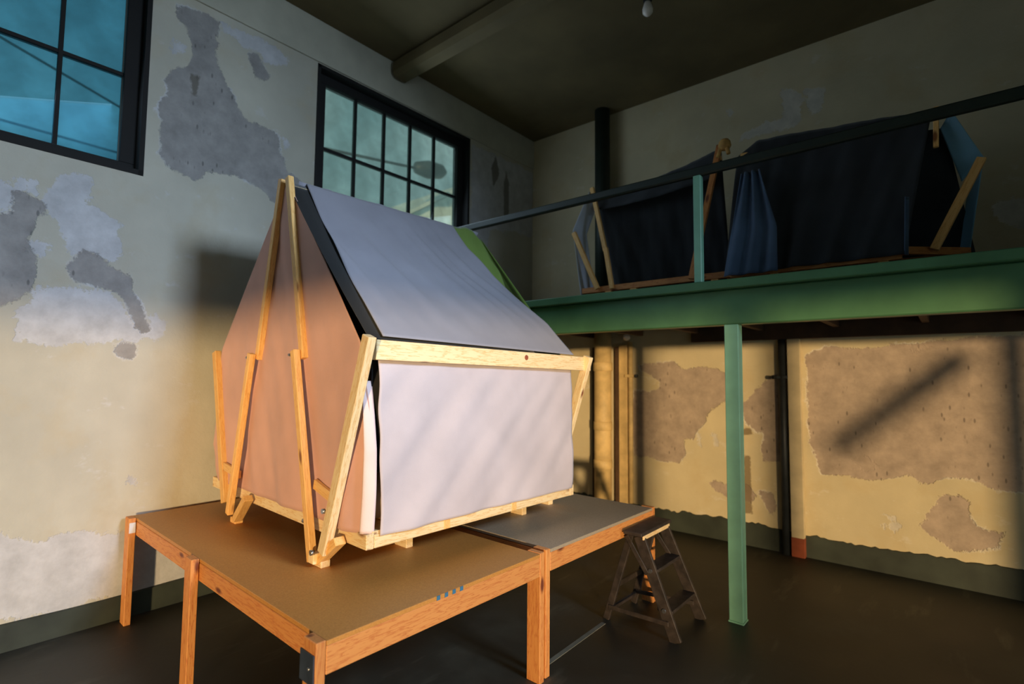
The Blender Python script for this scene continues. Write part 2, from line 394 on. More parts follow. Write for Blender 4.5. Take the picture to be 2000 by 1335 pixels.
GREY_B = [
    [(1.47, 1.72), (1.64, 1.76), (1.92, 1.77), (2.05, 1.69), (2.23, 1.72), (2.4, 1.7), (2.49, 1.62), (2.58, 1.57), (2.57, 1.4), (2.47, 1.38), (2.36, 1.31), (2.27, 1.24), (2.26, 1.14), (2.17, 1.05), (2.14, 0.98), (2.04, 0.96), (2.05, 0.81), (1.98, 0.7), (1.84, 0.7), (1.78, 0.7), (1.64, 0.73), (1.46, 0.73), (1.43, 1.25), (1.47, 1.47), (1.64, 1.44), (1.76, 1.49), (1.77, 1.56), (1.66, 1.63)],
    [(2.63, 1.35), (2.81, 1.55), (2.88, 1.61), (2.99, 1.66), (3.01, 1.17), (3.0, 0.83), (2.82, 0.81), (2.79, 0.92), (2.81, 1.07), (2.73, 1.09), (2.64, 1.21)],
    [(2.28, 0.54), (2.35, 0.57), (2.47, 0.55), (2.66, 0.58), (2.73, 0.48), (2.7, 0.4), (2.59, 0.41), (2.47, 0.43), (2.35, 0.47)],
    [(2.77, 0.53), (2.89, 0.52), (2.92, 0.39), (2.87, 0.32), (2.81, 0.39)],
    [(3.2, 1.82), (3.35, 1.9), (3.63, 1.87), (3.89, 1.9), (4.24, 1.93), (4.46, 1.95), (4.64, 1.95), (4.85, 1.98), (4.8, 0.8), (4.59, 0.77), (4.46, 0.77), (4.37, 0.8), (4.31, 0.84), (4.2, 0.83), (4.12, 0.82), (4.07, 0.77), (3.98, 0.77), (3.94, 0.82), (3.85, 0.79), (3.73, 0.76), (3.64, 0.74), (3.53, 0.76), (3.39, 0.76), (3.29, 0.77), (3.25, 0.87), (3.2, 1.03), (3.19, 1.39)],
    [(4.11, 0.69), (4.23, 0.71), (4.31, 0.66), (4.28, 0.59), (4.3, 0.49), (4.38, 0.46), (4.47, 0.46), (4.44, 0.34), (4.36, 0.31), (4.27, 0.29), (4.14, 0.29), (3.98, 0.42), (3.99, 0.46), (4.05, 0.58)],
]
PALE_B = [
    [(3.74, 0.48), (3.83, 0.48), (3.82, 0.44), (3.77, 0.44)],
    [(3.73, 0.4), (3.85, 0.41), (3.84, 0.37), (3.74, 0.36)],
    [(3.92, 1.91), (4.03, 1.91), (4.08, 1.87), (3.98, 1.84)],
    [(3.47, 1.56), (3.52, 1.54), (3.51, 1.5), (3.48, 1.52)],
    [(2.67, 4.07), (2.9, 4.13), (3.08, 4.1), (3.04, 4.38), (3.15, 4.39), (3.23, 4.22), (3.22, 4.1), (3.12, 3.96), (2.97, 4.01), (2.64, 4.0)],
    [(3.25, 4.33), (3.41, 4.3), (3.36, 4.05), (3.28, 4.06)],
    [(4.47, 2.98), (4.68, 2.98), (4.81, 2.88), (4.8, 2.71), (4.54, 2.8)],
    [(2.53, 4.38), (2.59, 4.33), (2.56, 4.29)],
    [(2.33, 1.05), (2.37, 1.04), (2.38, 0.92), (2.33, 0.89), (2.35, 0.97)],
    [(2.16, 1.04), (2.22, 1.02), (2.23, 0.91), (2.18, 0.91)],
]
CREAM_B = [
    [(3.51, 0.91), (3.64, 0.94), (3.7, 0.89), (3.7, 0.84), (3.62, 0.82), (3.53, 0.87)],
]

def sdf(polys, U, V):
    best = np.full(U.shape, 9.0)
    for poly in polys:
        p = np.array(poly, float); q = np.roll(p, -1, 0); d = np.full(U.shape, 9.0); ins = np.zeros(U.shape, bool)
        for (ax, ay), (bx, by) in zip(p, q):
            ex, ey = bx - ax, by - ay; L = ex * ex + ey * ey + 1e-12
            t = np.clip(((U - ax) * ex + (V - ay) * ey) / L, 0, 1)
            d = np.minimum(d, np.hypot(U - ax - t * ex, V - ay - t * ey))
            c = (ay > V) != (by > V)
            ins ^= c & (U < (bx - ax) * (V - ay) / (by - ay + 1e-12) + ax)
        best = np.minimum(best, np.where(ins, -d, d))
    return best

def wall_grid(name, us, zs, point, holes, attrs, mat, thick):
    us, zs = np.array(sorted(set(np.round(us, 4)))), np.array(sorted(set(np.round(zs, 4))))
    U, Z = np.meshgrid(us, zs); nu = len(us)
    verts = [point(u, z) for u, z in zip(U.ravel(), Z.ravel())]
    faces = []
    for j in range(len(zs) - 1):
        for i in range(nu - 1):
            cu, cz = (us[i] + us[i + 1]) / 2, (zs[j] + zs[j + 1]) / 2
            if any(a < cu < b and c < cz < d for a, b, c, d in holes): continue
            a = j * nu + i; faces.append((a, a + 1, a + nu + 1, a + nu))
    me = bpy.data.meshes.new(name); me.from_pydata(verts, [], faces)
    for k, polys in attrs.items():
        at = me.attributes.new(k, 'FLOAT', 'POINT'); at.data.foreach_set('value', sdf(polys, U, Z).ravel().astype(np.float32))
    o = link(name, me, mat)
    s = o.modifiers.new('thickness', 'SOLIDIFY'); s.thickness = thick; s.offset = -1
    return struct(o)

WIN = [(-.86, 1.06), (2.31, 4.23)]; WZ = (2.95, 4.36)
st = lambda a, b, s: list(np.arange(a, b, s)) + [b]
wl = wall_grid('wall_left', st(YF, 0, .7) + st(0, YB, .025) + [v for w in WIN for v in w], st(0, CZ, .025) + list(WZ),
          lambda u, z: (0, u, z), [(a, b, *WZ) for a, b in WIN], {'grey': GREY_L, 'pale': PALE_L, 'stain': STAIN_L}, 'wall_left', .22)
grey_b = GREY_B
wb = wall_grid('wall_back', st(0, 5.0, .025) + [5.6, 6.5, RX], st(0, CZ, .025), lambda u, z: (u, YB, z), [], {'grey': grey_b, 'pale': PALE_B + CREAM_B, 'stain': [[(2.62, .3), (2.7, .3), (2.69, .85), (2.63, .85)], [(2.6, 1.05), (2.72, 1.06), (2.7, 1.12), (2.62, 1.1)]]}, 'wall_back', .22)
wl['label'] = 'cream plaster wall with peeling grey patches and two high windows'
wb['label'] = 'yellowed peeling plaster wall behind the green platform'
struct(box('floor', (-.22, YF - .22, -.12), (RX + .22, YB + .22, 0), 'floor', None, 0))
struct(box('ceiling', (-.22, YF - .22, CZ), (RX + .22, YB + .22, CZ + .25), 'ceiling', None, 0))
struct(box('wall_front', (-.22, YF - .22, 0), (RX + .22, YF, CZ), 'plaster', None, 0))
# right-hand wall (behind the photographer's right shoulder): open bays below, blind wall with a clerestory window above
wr = struct(thing('wall_right', (RX, 0, 0), 'plaster wall with open glazed bays', 'wall')); del wr['category']
HEAD = 2.17
box('upper_wall', (RX, YF, HEAD), (RX + .2, YB, CZ), 'plaster', wr, 0)
box('wall_end', (RX, 4.62, 0), (RX + .2, YB, HEAD), 'plaster', wr, 0)
for y, w in ((2.09, .055), (0.28, .06), (-1.26, .06), (-9.15, .25)):
    box('bay_post', (RX + .02, y - w, 0), (RX + .14, y + w, HEAD), 'plaster', wr, 0)
board('bay_brace', (RX + .08, 1.78, 1.90), (RX + .08, 0.76, 1.10), .17, .06, (0, .8, -.6), 'joist', wr)
w3 = struct(thing('window_3', (RX - .03, 1.9, 3.0), 'high clerestory window of the right wall', 'window')); del w3['category']
for z in (3.04, 4.16): box('frame_bar', (RX - .06, 1.3, z - .03), (RX, 2.5, z + .03), 'black', w3)
for y in (1.3, 2.5): box('frame_bar', (RX - .06, y - .03, 3.07), (RX, y + .03, 4.13), 'black', w3)
box('pane', (RX - .03, 1.33, 3.07), (RX - .02, 2.47, 4.13), 'pane_blue', w3, 0)

# smooth plaster band under the ceiling
struct(box('trim_1', (.0, YF, 4.37), (.018, YB, CZ), 'plaster', None, .004), 'smooth plaster band above the windows')

# painted skirting with an uneven top edge
def skirting(name, pts_n, along, top, depth, face):
    n = pts_n; vs_, fs = [], []
    for i in range(n + 1):
        t = i / n; u = along[0] + (along[1] - along[0]) * t; z = top(u)
        for d, zz in ((.0, 0), (depth, 0), (depth, z - .006), (.0, z)): vs_.append(face(u, d, zz))
    for i in range(n):
        a = i * 4; b = a + 4
        for k in range(4): fs.append((a + k, b + k, b + (k + 1) % 4, a + (k + 1) % 4))
    fs += [(0, 1, 2, 3), (n * 4 + 3, n * 4 + 2, n * 4 + 1, n * 4)]
    me = bpy.data.meshes.new(name); me.from_pydata(vs_, [], fs); return struct(link(name, me, 'dado'))
rnd = random.Random(3); jag = [rnd.uniform(-1, 1) for _ in range(400)]
skirting('baseboard_left', 80, (YF, YB), lambda u: .155 + .006 * math.sin(u * 5), .015, lambda u, d, z: (d, u, z))
skirting('baseboard_back', 260, (0.02, RX), lambda u: .205 + .012 * math.sin(u * 3.1) + .010 * jag[int(u * 40) % 400] + .008 * jag[int(u * 13) % 400], .012, lambda u, d, z: (u, YB - d, z))

# pale joint strip in the concrete
fl = bpy.data.objects['floor']
plain_strip = board('floor_joint', (2.42, 3.10, .001), (2.43, 2.36, .001), .03, .003, (1, 0, 0), 'paper', fl, 0)
plain_strip.data.materials.clear(); plain_strip.data.materials.append(plain('worn_grey_concrete', (128, 124, 108), .8, .2, 9))

# ------------------------------------------------------------------ windows
def window(name, y0, y1, pane, n_pane, label):
    e = struct(thing(name, (-.12, (y0 + y1) / 2, WZ[0]), label, 'window')); del e['category']
    z0, z1 = WZ
    for a, b, c, d in ((y0 - .0, y1 + .0, z1 - .11, z1), (y0, y1, z0, z0 + .09)): box('frame_bar', (-.16, a, c), (-.08, b, d), 'black', e)
    box('frame_bar', (-.16, y0, z0 + .09), (-.08, y0 + .13, z1 - .11), 'black', e); box('frame_bar', (-.16, y1 - .12, z0 + .09), (-.08, y1, z1 - .11), 'black', e)
    # black painted reveal
    box('reveal', (-.09, y1 - .03, z0), (.006, y1, z1), 'black', e, 0); box('reveal', (-.09, y0, z0), (.006, y0 + .03, z1), 'black', e, 0)
    box('reveal', (-.09, y0, z1 - .03), (.006, y1, z1), 'black', e, 0); box('reveal', (-.09, y0, z0), (.006, y1, z0 + .035), 'black', e, 0)
    gy0, gy1, gz0, gz1 = y0 + .13, y1 - .12, z0 + .09, z1 - .11
    pw = (gy1 - gy0) / n_pane; zm = (gz0 + gz1) / 2 + .015
    for i in range(1, n_pane): box('muntin', (-.14, gy0 + i * pw - .011, gz0), (-.10, gy0 + i * pw + .011, gz1), 'black', e, 0)
    box('muntin', (-.145, gy0, zm - .012), (-.105, gy1, zm + .012), 'black', e, 0)
    for i in range(n_pane):
        for a, b in ((gz0, zm), (zm, gz1)):
            box('pane', (-.125, gy0 + i * pw + .005, a + .004), (-.121, gy0 + (i + 1) * pw - .005, b - .004), pane, e, 0)
window('window_1', *WIN[0], 'pane_blue', 5, 'black framed window with blue glass')
window('window_2', *WIN[1], 'pane', 5, 'black framed window of small panes behind the tent')

# ------------------------------------------------------------------ ceiling beam, lamp
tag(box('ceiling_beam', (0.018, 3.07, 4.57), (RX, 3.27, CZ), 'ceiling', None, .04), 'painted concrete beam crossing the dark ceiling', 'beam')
lp = thing('ceiling_lamp', (2.46, 3.74, CZ), 'small dark ceiling lamp holder with a bare bulb', 'lamp')
lathe('socket', [(.05, 0), (.05, -.03), (.035, -.05), (.035, -.15), (.03, -.16)], (2.46, 3.74, CZ), 'black', lp)
lathe('bulb', [(.02, -.15), (.03, -.18), (.042, -.22), (.04, -.25), (.02, -.272), (.002, -.28)], (2.46, 3.74, CZ), 'globe', lp)

# ------------------------------------------------------------------ mezzanine platform
PY = 3.665
mz = thing('platform', (4.0, PY, 1.97), 'green steel platform along the back wall carrying two dark tents', 'platform')
board('edge_beam', (.02, PY + .05, 2.085), (RX - .02, PY + .05, 2.085), .24, .10, (0, 0, 1), 'green', mz, .008)
board('beam_lip', (.02, PY + .03, 2.238), (RX - .02, PY + .03, 2.238), .062, .17, (0, 0, 1), 'green', mz, .006)
board('deck', (.02, 4.58, 2.225), (RX - .02, 4.58, 2.225), 1.68, .05, (0, 1, 0), 'joist', mz)
for i in range(12):
    x = .35 + i * .62; board('joist', (x, 3.78, 2.13), (x, 5.36, 2.13), .14, .05, (0, 0, 1), 'joist', mz)
board('ledger', (2.15, 5.39, 2.085), (RX - .02, 5.39, 2.085), .23, .06, (0, 0, 1), 'joist', mz)
ps = thing('support_post', (3.08, PY + .045, 0), 'green steel post holding up the platform beam, sunlit tone put into its paint', 'post')
box('flange', (3.035, PY + .0, 0.012), (3.125, PY + .012, 1.965), 'lit_green', ps); box('web', (3.072, PY + .012, 0.012), (3.088, PY + .078, 1.965), 'lit_green', ps)
box('flange', (3.035, PY + .078, 0.012), (3.125, PY + .09, 1.965), 'lit_green', ps); box('side_plate', (3.113, PY + .012, 0.012), (3.125, PY + .078, 1.965), 'lit_green', ps)
box('foot_plate', (3.030, PY - .005, 0), (3.130, PY + .095, .012), 'lit_green', ps)
gr = thing('guard_rail', (2.87, PY, 2.27), 'dark green hand rail along the platform edge', 'railing')
board('top_rail', (.02, PY, 3.075), (RX - .02, PY, 3.075), .065, .05, (0, 0, 1), 'darkgreen', gr, .01)
for x in (2.87, 5.4, 0.35): box('rail_post', (x - .027, PY - .027, 2.27), (x + .027, PY + .027, 3.045), 'lit_green', gr, .005)

# ------------------------------------------------------------------ pipes and boards on the back wall
dp = thing('drain_pipe', (1.15, 5.28, 0), 'thick peeling yellow drain pipe rising by the corner', 'pipe')
rod('pipe_run', (1.15, 5.28, 0), (1.15, 5.28, 2.19), .098, 'pipe', dp, 28); rod('pipe_run', (1.15, 5.28, 2.26), (1.15, 5.28, CZ), .088, 'darkgreen', dp, 28)
for z, r in ((.62, .104), (1.05, .104), (1.72, .108)): lathe('collar', [(r - .006, -.05), (r, -.045), (r, .045), (r - .006, .05)], (1.15, 5.28, z), 'pipe', dp, 28)
struct(box('shade_strip_left', (.955, 5.37, 0.0), (1.03, YB, 1.95), 'joist'), 'dark strip standing for the shaded gap left of the drain pipe')  # added dark strip paints the shade in the gap beside the pipe
struct(box('shade_strip_right', (1.255, 5.37, 0.0), (1.298, YB, 1.95), 'joist'), 'dark strip standing for the shadow slit between the drain pipe and the yellow board')  # added dark strip paints the pipe's shadow in the slit
struct(box('trim_3', (1.30, 5.38, 0.0), (1.40, YB, 1.97), 'pipe'), 'yellow painted board right of the drain pipe')
cd = thing('conduit', (1.44, 5.395, 0), 'pale thin conduit clamped to the back wall', 'conduit')
rod('tube', (1.44, 5.395, 0.21), (1.44, 5.395, 2.0), .026, 'pipe', cd); box('clamp', (1.385, 5.355, 1.60), (1.50, 5.43, 1.635), 'pipe', cd); rod('clamp_bolt', (1.50, 5.37, 1.617), (1.535, 5.37, 1.617), .018, 'pipe_dark', cd)
gb = thing('globe_lamp', (1.41, 5.38, 2.06), 'small white glass globe lamp above the pale conduit', 'lamp')
lathe('globe', [(.002, -.042), (.022, -.036), (.038, -.018), (.042, 0), (.038, .018), (.022, .036), (.016, .04)], (1.41, 5.36, 2.055), 'globe', gb); rod('holder', (1.41, 5.36, 2.09), (1.41, 5.43, 2.10), .016, 'black', gb)
dk = thing('dark_conduit', (3.0, 5.39, 0), 'dark blue-grey conduit beside the wall post', 'conduit')
rod('tube', (3.0, 5.39, 0), (3.0, 5.39, 1.97), .032, 'pipe_dark', dk); box('clamp', (2.95, 5.36, 1.60), (3.05, 5.43, 1.63), 'pipe_dark', dk); rod('clamp_bolt', (2.955, 5.35, 1.615), (2.925, 5.35, 1.615), .018, 'black', dk)
wp = thing('wall_post', (3.10, 5.39, 0), 'cream boxed wall post with a rust red foot', 'post')
box('shaft', (3.05, 5.36, .17), (3.155, YB, 1.97), 'post_paint', wp); box('foot', (3.048, 5.358, 0), (3.157, YB, .17), 'red', wp)

# ------------------------------------------------------------------ outside, seen through the panes
bd = thing('neighbour_building', (-9, 9, 0), 'pale gabled building outside the far window', 'building')
prof = [(5.5, 0), (5.5, 3.6), (11.9, 7.75), (18, 4.0), (18, 0)]
me = bpy.data.meshes.new('gable'); n_ = len(prof)
me.from_pydata([(-8, y, z) for y, z in prof] + [(-14, y, z) for y, z in prof], [], [tuple(range(n_))[::-1], tuple(range(n_, 2 * n_))] + [(i, (i + 1) % n_, n_ + (i + 1) % n_, n_ + i) for i in range(n_)])
link('gable', me, 'outside', bd)
for a, b in ((prof[1], prof[2]), (prof[2], prof[3])):
    board('roof_slab', (-10.9, a[0], a[1] + .12), (-10.9, b[0], b[1] + .12), 6.4, .10, (1, 0, 0), 'outside', bd)
sl = thing('street_lamp', (-6.5, 5.0, 0), 'grey street lamp with a hooded head outside the far window', 'street lamp')
rod('pole', (-6.5, 5.0, 0), (-6.5, 5.0, 6.6), .07, 'pipe_dark', sl); rod('arm', (-6.5, 5.0, 6.55), (-6.5, 8.8, 7.1), .035, 'pipe_dark', sl)
lathe('lamp_head', [(.01, -.6), (.16, -.5), (.24, -.1), (.2, .35), (.06, .55), (.01, .58)], (-6.5, 9.25, 7.2), 'pipe_dark', sl, 20, (0, 1, .18))
for k, (a, b) in enumerate((((-8, -2.5, 8.35), (-8, 6, 5.7)), ((-8.4, -3, 6.05), (-8.4, 5.5, 5.95)))):
    tag(rod('power_line', a, b, .025, 'pipe_dark', None, 6), ['thin power line sloping across the blue window', 'thin level power line low in the blue window'][k], 'wire', 'power lines outside the windows')

# ================================================================== TABLES
TZ = .665
def table(name, origin, ang, label, top, extra):
    ox, oy = origin; ca, sa = math.cos(ang), math.sin(ang)
    P = lambda x, y, z: (ox + x * ca - y * sa, oy + x * sa + y * ca, z)
    X, Y = Vector((ca, sa, 0)), Vector((-sa, ca, 0))
    e = thing(name, P(1.22, .61, 0), label, 'table', 'particle board tables under the big tent')
    tt = board('tabletop', P(0, .61, TZ - .009), P(2.44, .61, TZ - .009), 1.22, .018, Y, top, e, .0015)
    for y in (.02, 1.20): board('apron', P(.0, y, TZ - .066), P(2.40, y, TZ - .066), .089, .038, (0, 0, 1), 'lumber', e)
    for x in (.02, 2.42): board('apron', P(x, .0, TZ - .068), P(x, 1.22, TZ - .068), .10, .038, (0, 0, 1), 'lumber', e)
    for x in (.05, 1.17, 2.395):
        for y in (-.021, 1.241):
            if x == 1.17 and y > 0: continue
            board('leg', P(x, y, 0), P(x, y, TZ + .003), .089, .038, X, 'lumber', e)
    extra(e, tt, P, X, Y)
    return e
def extra1(e, tt, P, X, Y):
    br = board('bracket', P(2.385, -.042, .52), P(2.385, -.042, .625), .095, .006, X, 'dark_metal', e, .001)
    rod('screw', P(2.405, -.05, .575), P(2.405, -.043, .575), .006, 'steel', br, 10)
    board('paper_tag', P(.0955, -.021, .575), P(.0955, -.021, .64), .034, .003, Y, 'paper', e, 0)
    for i in range(4): board('tape_mark', P(2.441, .515 + i * .045, TZ - .018), P(2.441, .515 + i * .045, TZ), .018, .003, Y, 'blue', tt, 0)
table('work_table', (.06, 1.093), math.radians(-1), 'brown particle board table with taped edge under the tent front', 'board', extra1)
table('work_table', (.072, 2.42), math.radians(-1), 'greyed particle board table beside the stepladder', 'board2', lambda *a: None)

# ================================================================== THE BIG TENT
TH = math.radians(-2.5); TO = Vector((1.165, 1.4873, 0))
tex, tey = Vector((math.cos(TH), math.sin(TH), 0)), Vector((-math.sin(TH), math.cos(TH), 0))
def T(x, y, z): return TO + tex * x + tey * y + Vector((0, 0, z))
LEN = 1.60
tent = thing('cabin_tent', T(0, LEN / 2, TZ), 'grey and pink cloth cabin tent on a pine frame, standing on the tables', 'tent')
# base frame
board('base_beam', T(-.99, .021, .838), T(.99, .021, .838), .070, .042, (0, 0, 1), 'pine', tent)
board('base_beam', T(-.99, LEN - .021, .838), T(.99, LEN - .021, .838), .070, .042, (0, 0, 1), 'pine', tent)
board('base_beam', T(.968, .044, .835), T(.968, LEN - .044, .835), .062, .042, (0, 0, 1), 'pine', tent)
board('base_beam', T(-.968, .044, .835), T(-.968, LEN - .044, .835), .062, .042, (0, 0, 1), 'pine', tent)
for y in (.48, 1.0): board('cross_joist', T(-.99, y, .835), T(.991, y, .835), .060, .045, (0, 0, 1), 'amber', tent)
for i in range(9):
    y = .10 + i * .175; board('floor_slat', T(-.985, y, .874), T(.985, y, .874), .13, .016, tey, 'pine', tent, .002)
for x in (.68, -.68):
    for y in (.43, 1.38):
        board('foot_block', T(x - .05, y, (TZ + .82) / 2 - .01), T(x + .06, y, (TZ + .82) / 2 - .01), .155 - .02, .045, (0, 0, 1), 'pine', tent)
        rod('bolt', T(x + .02, y - .03, .73), T(x + .02, y - .018, .73), .009, 'steel', tent, 10)
# end frames
def end_frame(y, s, near):
    up_y, lo_y = y - s * .024, y - s * .062
    ra_y = up_y if near else 1.30; ra_z = 0 if near else -.13
    board('rafter', T(.02, ra_y, 2.765 + ra_z), T(-.225, ra_y, 1.69), .045, .034, tex, 'amber', tent)
    board('rafter', T(.11, ra_y, 2.755 + ra_z), T(.375, ra_y, 1.685), .045, .034, tex, 'amber', tent)
    board('brace_pole', T(-.235, lo_y, 1.725), T(-.485, lo_y, .715), .045, .036, tex, 'amber', tent)
    board('brace_pole', T(.345, lo_y, 1.73), T(.612, lo_y, .682), .045, .036, tex, 'amber', tent)
    st_y = up_y - s * .038 if near else up_y + s * .03; st_z = 1.775 if near else 1.742
    board('eave_strut', T(1.07 if near else 1.045, st_y, st_z), T(.725, st_y, .75), .058, .042, tex, 'pine', tent)
    board('eave_strut', T(-.955, up_y, 1.755), T(-.66, up_y, .75), .062, .042, tex, 'amber', tent)
    for x, z in ((-.262, 1.70), (.318, 1.705)): rod('bolt', T(x, lo_y - s * .01, z), T(x - .02, lo_y - s * .01, z), .008, 'steel', tent, 10)
    board('cross_tie', T(.55, y - s * .027, 1.045), T(.80, y - s * .027, .985), .05, .022, (0, 0, 1), 'amber', tent)
    board('cross_tie', T(-.76, y - s * .027, .99), T(-.44, y - s * .027, .96), .05, .022, (0, 0, 1), 'amber', tent)
    rod('bolt', T(.755, y - s * .095, .955), T(.755, y - s * .082, .955), .012, 'steel', tent, 12)
    board('foot_brace', T(.83, y - s * .040, .825), T(.65, y - s * .040, .692), .055, .04, tey, 'amber', tent)
    board('foot_brace', T(-.24, y - s * .045, .85), T(-.40, y - s * .045, .694), .055, .04, tey, 'amber', tent)
    board('spacer_block', T(.645, lo_y, .685), T(.645, lo_y, .735), .05, .05, tex, 'pine', tent)
    board('toe_block', T(.61, lo_y + s * .03, .682), T(.69, lo_y + s * .03, .682), .034, .05, (0, 0, 1), 'pine', tent)
    board('toe_block', T(-.48, lo_y + s * .03, .682), T(-.40, lo_y + s * .03, .682), .034, .05, (0, 0, 1), 'amber', tent)
    rod('bolt', T(.668, lo_y - s * .022, .745), T(.668, lo_y - s * .04, .745), .013, 'steel', tent, 12)
    rod('bolt', T(.74, y - s * .068, .80), T(.74, y - s * .08, .80), .012, 'steel', tent, 12)
    for z in (1.0, .86): rod('bolt', T(.528, lo_y, z), T(.508, lo_y, z), .011, 'steel', tent, 12)
end_frame(0, 1, True); end_frame(LEN + .10, -1, False)
# eave rails and ridge pole
er = board('eave_rail', T(1.005, .005, 1.718), T(1.005, 1.755, 1.69), .094, .040, (0, 0, 1), 'pine', tent)
kd = rod('knot', T(1.0245, 1.06, 1.715), T(1.0265, 1.06, 1.715), .016, 'red', er, 16); kd['label'] = 'dark brown knot in the pine'
board('eave_rail', T(-.945, .02, 1.70), T(-.945, 1.70, 1.70), .09, .036, (0, 0, 1), 'pine', tent)
board('ridge_pole', T(.06, .0, 2.70), T(.06, 1.36, 2.70), .05, .04, (0, 0, 1), 'pine', tent)
# cloths
RZ, EZ = 2.752, 1.772
def roof_pt(x, y, sgn, lift):  # point on a roof slope, x from the ridge outward
    t = x / 0.94; lift -= .022 * max(0, y) * max(0, t)
    sag = -.022 * math.sin(math.pi * min(1, max(0, t))) * (1 + .25 * math.sin(y * 9))
    return T(.06 + sgn * x, y, RZ + (EZ - RZ) * t + sag + lift)
far_edge = [(0, 1.285), (.2, 1.275), (.42, 1.33), (.58, 1.46), (.76, 1.575), (1.0, 1.585)]
def roof_fn(u, v):
    x = .938 * v; y = .105 - .05 * v + u * (interp(far_edge, v) - .105 + .05 * v)
    rp_ = .016 * wob(u * 5 - v * 1.5, v * .8) + .007 * math.sin(u * 30 - v * 9) + .004 * math.sin(u * 61 - v * 13)
    return roof_pt(x, y, 1, .012 + rp_ * math.sin(math.pi * min(1, v * 1.02 + .02)))
sheet('roof_cloth', roof_fn, 90, 60, 'roof', tent, .004, T(.5, .8, 2.2))
sheet('roof_cloth', lambda u, v: roof_pt(.99 * v, .06 + 1.5 * u, -1, .012 + .008 * wob(u * 7, v)), 40, 30, 'roof', tent, .004, T(-.5, .8, 2.2))
sheet('lining', lambda u, v: roof_pt(.94 * v, -.015 + 1.2 * u, 1, -.010), 16, 24, 'lining', tent, .003, T(.5, .8, 2.2))
sheet('lining', lambda u, v: roof_pt(.955 * v, .0 + 1.5 * u, -1, -.008), 16, 24, 'lining', tent, .003, T(-.5, .8, 2.2))
# green cloth laid over the far end of the ridge
def green_fn(u, v):
    x = .50 * v; a = 1.22; b = interp([(0, 1.49), (.35, 1.49), (.7, 1.46), (1, 1.40)], v)
    return roof_pt(x, a + (b - a) * u, 1, .0 + .022 * (1 - u) * 0 + .03 * u * (1 - v) + .010 * math.sin(u * 11 + v * 14) * u)
g1 = sheet('ridge_flap', green_fn, 24, 24, 'greencloth', tent, .004, T(.2, 1.4, 2.6)); g1['label'] = 'green cloth flap over the far ridge'
# side panels
def panel_fn(u, v):
    z = 1.69 - v * (.832 if True else 0); y = .043 + .028 * v + u * (1.585 - .02 * v - .043 - .028 * v) + .004 * math.sin(v * 17) * (u < .03)
    bow = .012 * math.sin(math.pi * v)
    w = .014 * wob(u * 3.2 + v * 1.6, v * .6, .4) * min(1, v * 4 + .15) + .006 * math.sin((u + .35 * v) * 30) * min(1, 4 * v)
    return T(.998 - .022 * (1 - v) + bow * .3 + w * .8 + .006 * v, y, z)
sheet('side_panel', panel_fn, 90, 60, 'panel', tent, .004, T(1.0, .8, 1.3))
sheet('side_panel', lambda u, v: T(-.97 - .02 * math.sin(v * 3) + .006 * wob(u * 5, v), .05 + 1.5 * u, 1.70 - .83 * v), 40, 24, 'panel', tent, .004, T(-.97, .8, 1.3))
sheet('lining', lambda u, v: T(.935, .04 + 1.5 * u, 1.72 - .58 * v), 8, 8, 'lining', tent, .003, T(.93, .8, 1.4))
# pink end cloth
PL = [(.868, -.95), (1.10, -1.085), (1.4, -1.01), (1.775, -.893), (2.72, .025)]
PR = [(.866, .955), (1.05, .968), (1.25, .972), (1.5, .95), (1.756, .91), (2.17, .565), (2.72, .085)]
def pink_fn(u, v):
    z = .868 + v * (2.715 - .868); a, b = interp(PL, z), interp(PR, z); x = a + (b - a) * u
    low = max(0, min(1, (1.7 - z) / .5))
    y = .004 + .012 * wob(x * 2.6 + z * .9, z * .5, 1.0) * math.sin(math.pi * u) + .009 * math.sin(x * 13 + z * 2.0) * low * math.sin(math.pi * u)
    y += .055 * max(0, (u - .955) / .045) ** 2 * low                       # right edge curls back
    y += -.02 * math.exp(-((u - .93) / .03) ** 2) * low
    y += .05 * max(0, (.06 - u) / .06) ** 2 * low + .012 * math.sin(z * 30 + x * 12) * max(0, 1 - u / .18) * max(0, (1.1 - z) / .24)
    return T(x, min(y, .09) - .012, z)
sheet('end_cloth', pink_fn, 110, 80, 'pink', tent, .004, T(0, 0, 1.7))['label'] = 'salmon pink cloth closing the front end'
def lit_rim_fn(u, v):  # sunlit edge of the pink cloth, added as a separate pale strip
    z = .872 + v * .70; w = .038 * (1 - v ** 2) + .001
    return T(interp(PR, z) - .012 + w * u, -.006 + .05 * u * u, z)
sheet('lit_rim', lit_rim_fn, 8, 40, 'lit_rim', tent, .004, T(.95, 0, 1.2))['label'] = 'pale strip standing for the sunlit rim of the pink cloth'
def far_fn(u, v):
    z = .87 + v * 1.84; a, b = interp(PL, z), interp(PR, z) - .01
    return T(a + (b - a) * u, LEN - .03 + .008 * wob(u * 6, v), z)
sheet('end_cloth', far_fn, 40, 40, 'greencloth', tent, .004, T(0, LEN, 1.7))['label'] = 'green cloth closing the far end'

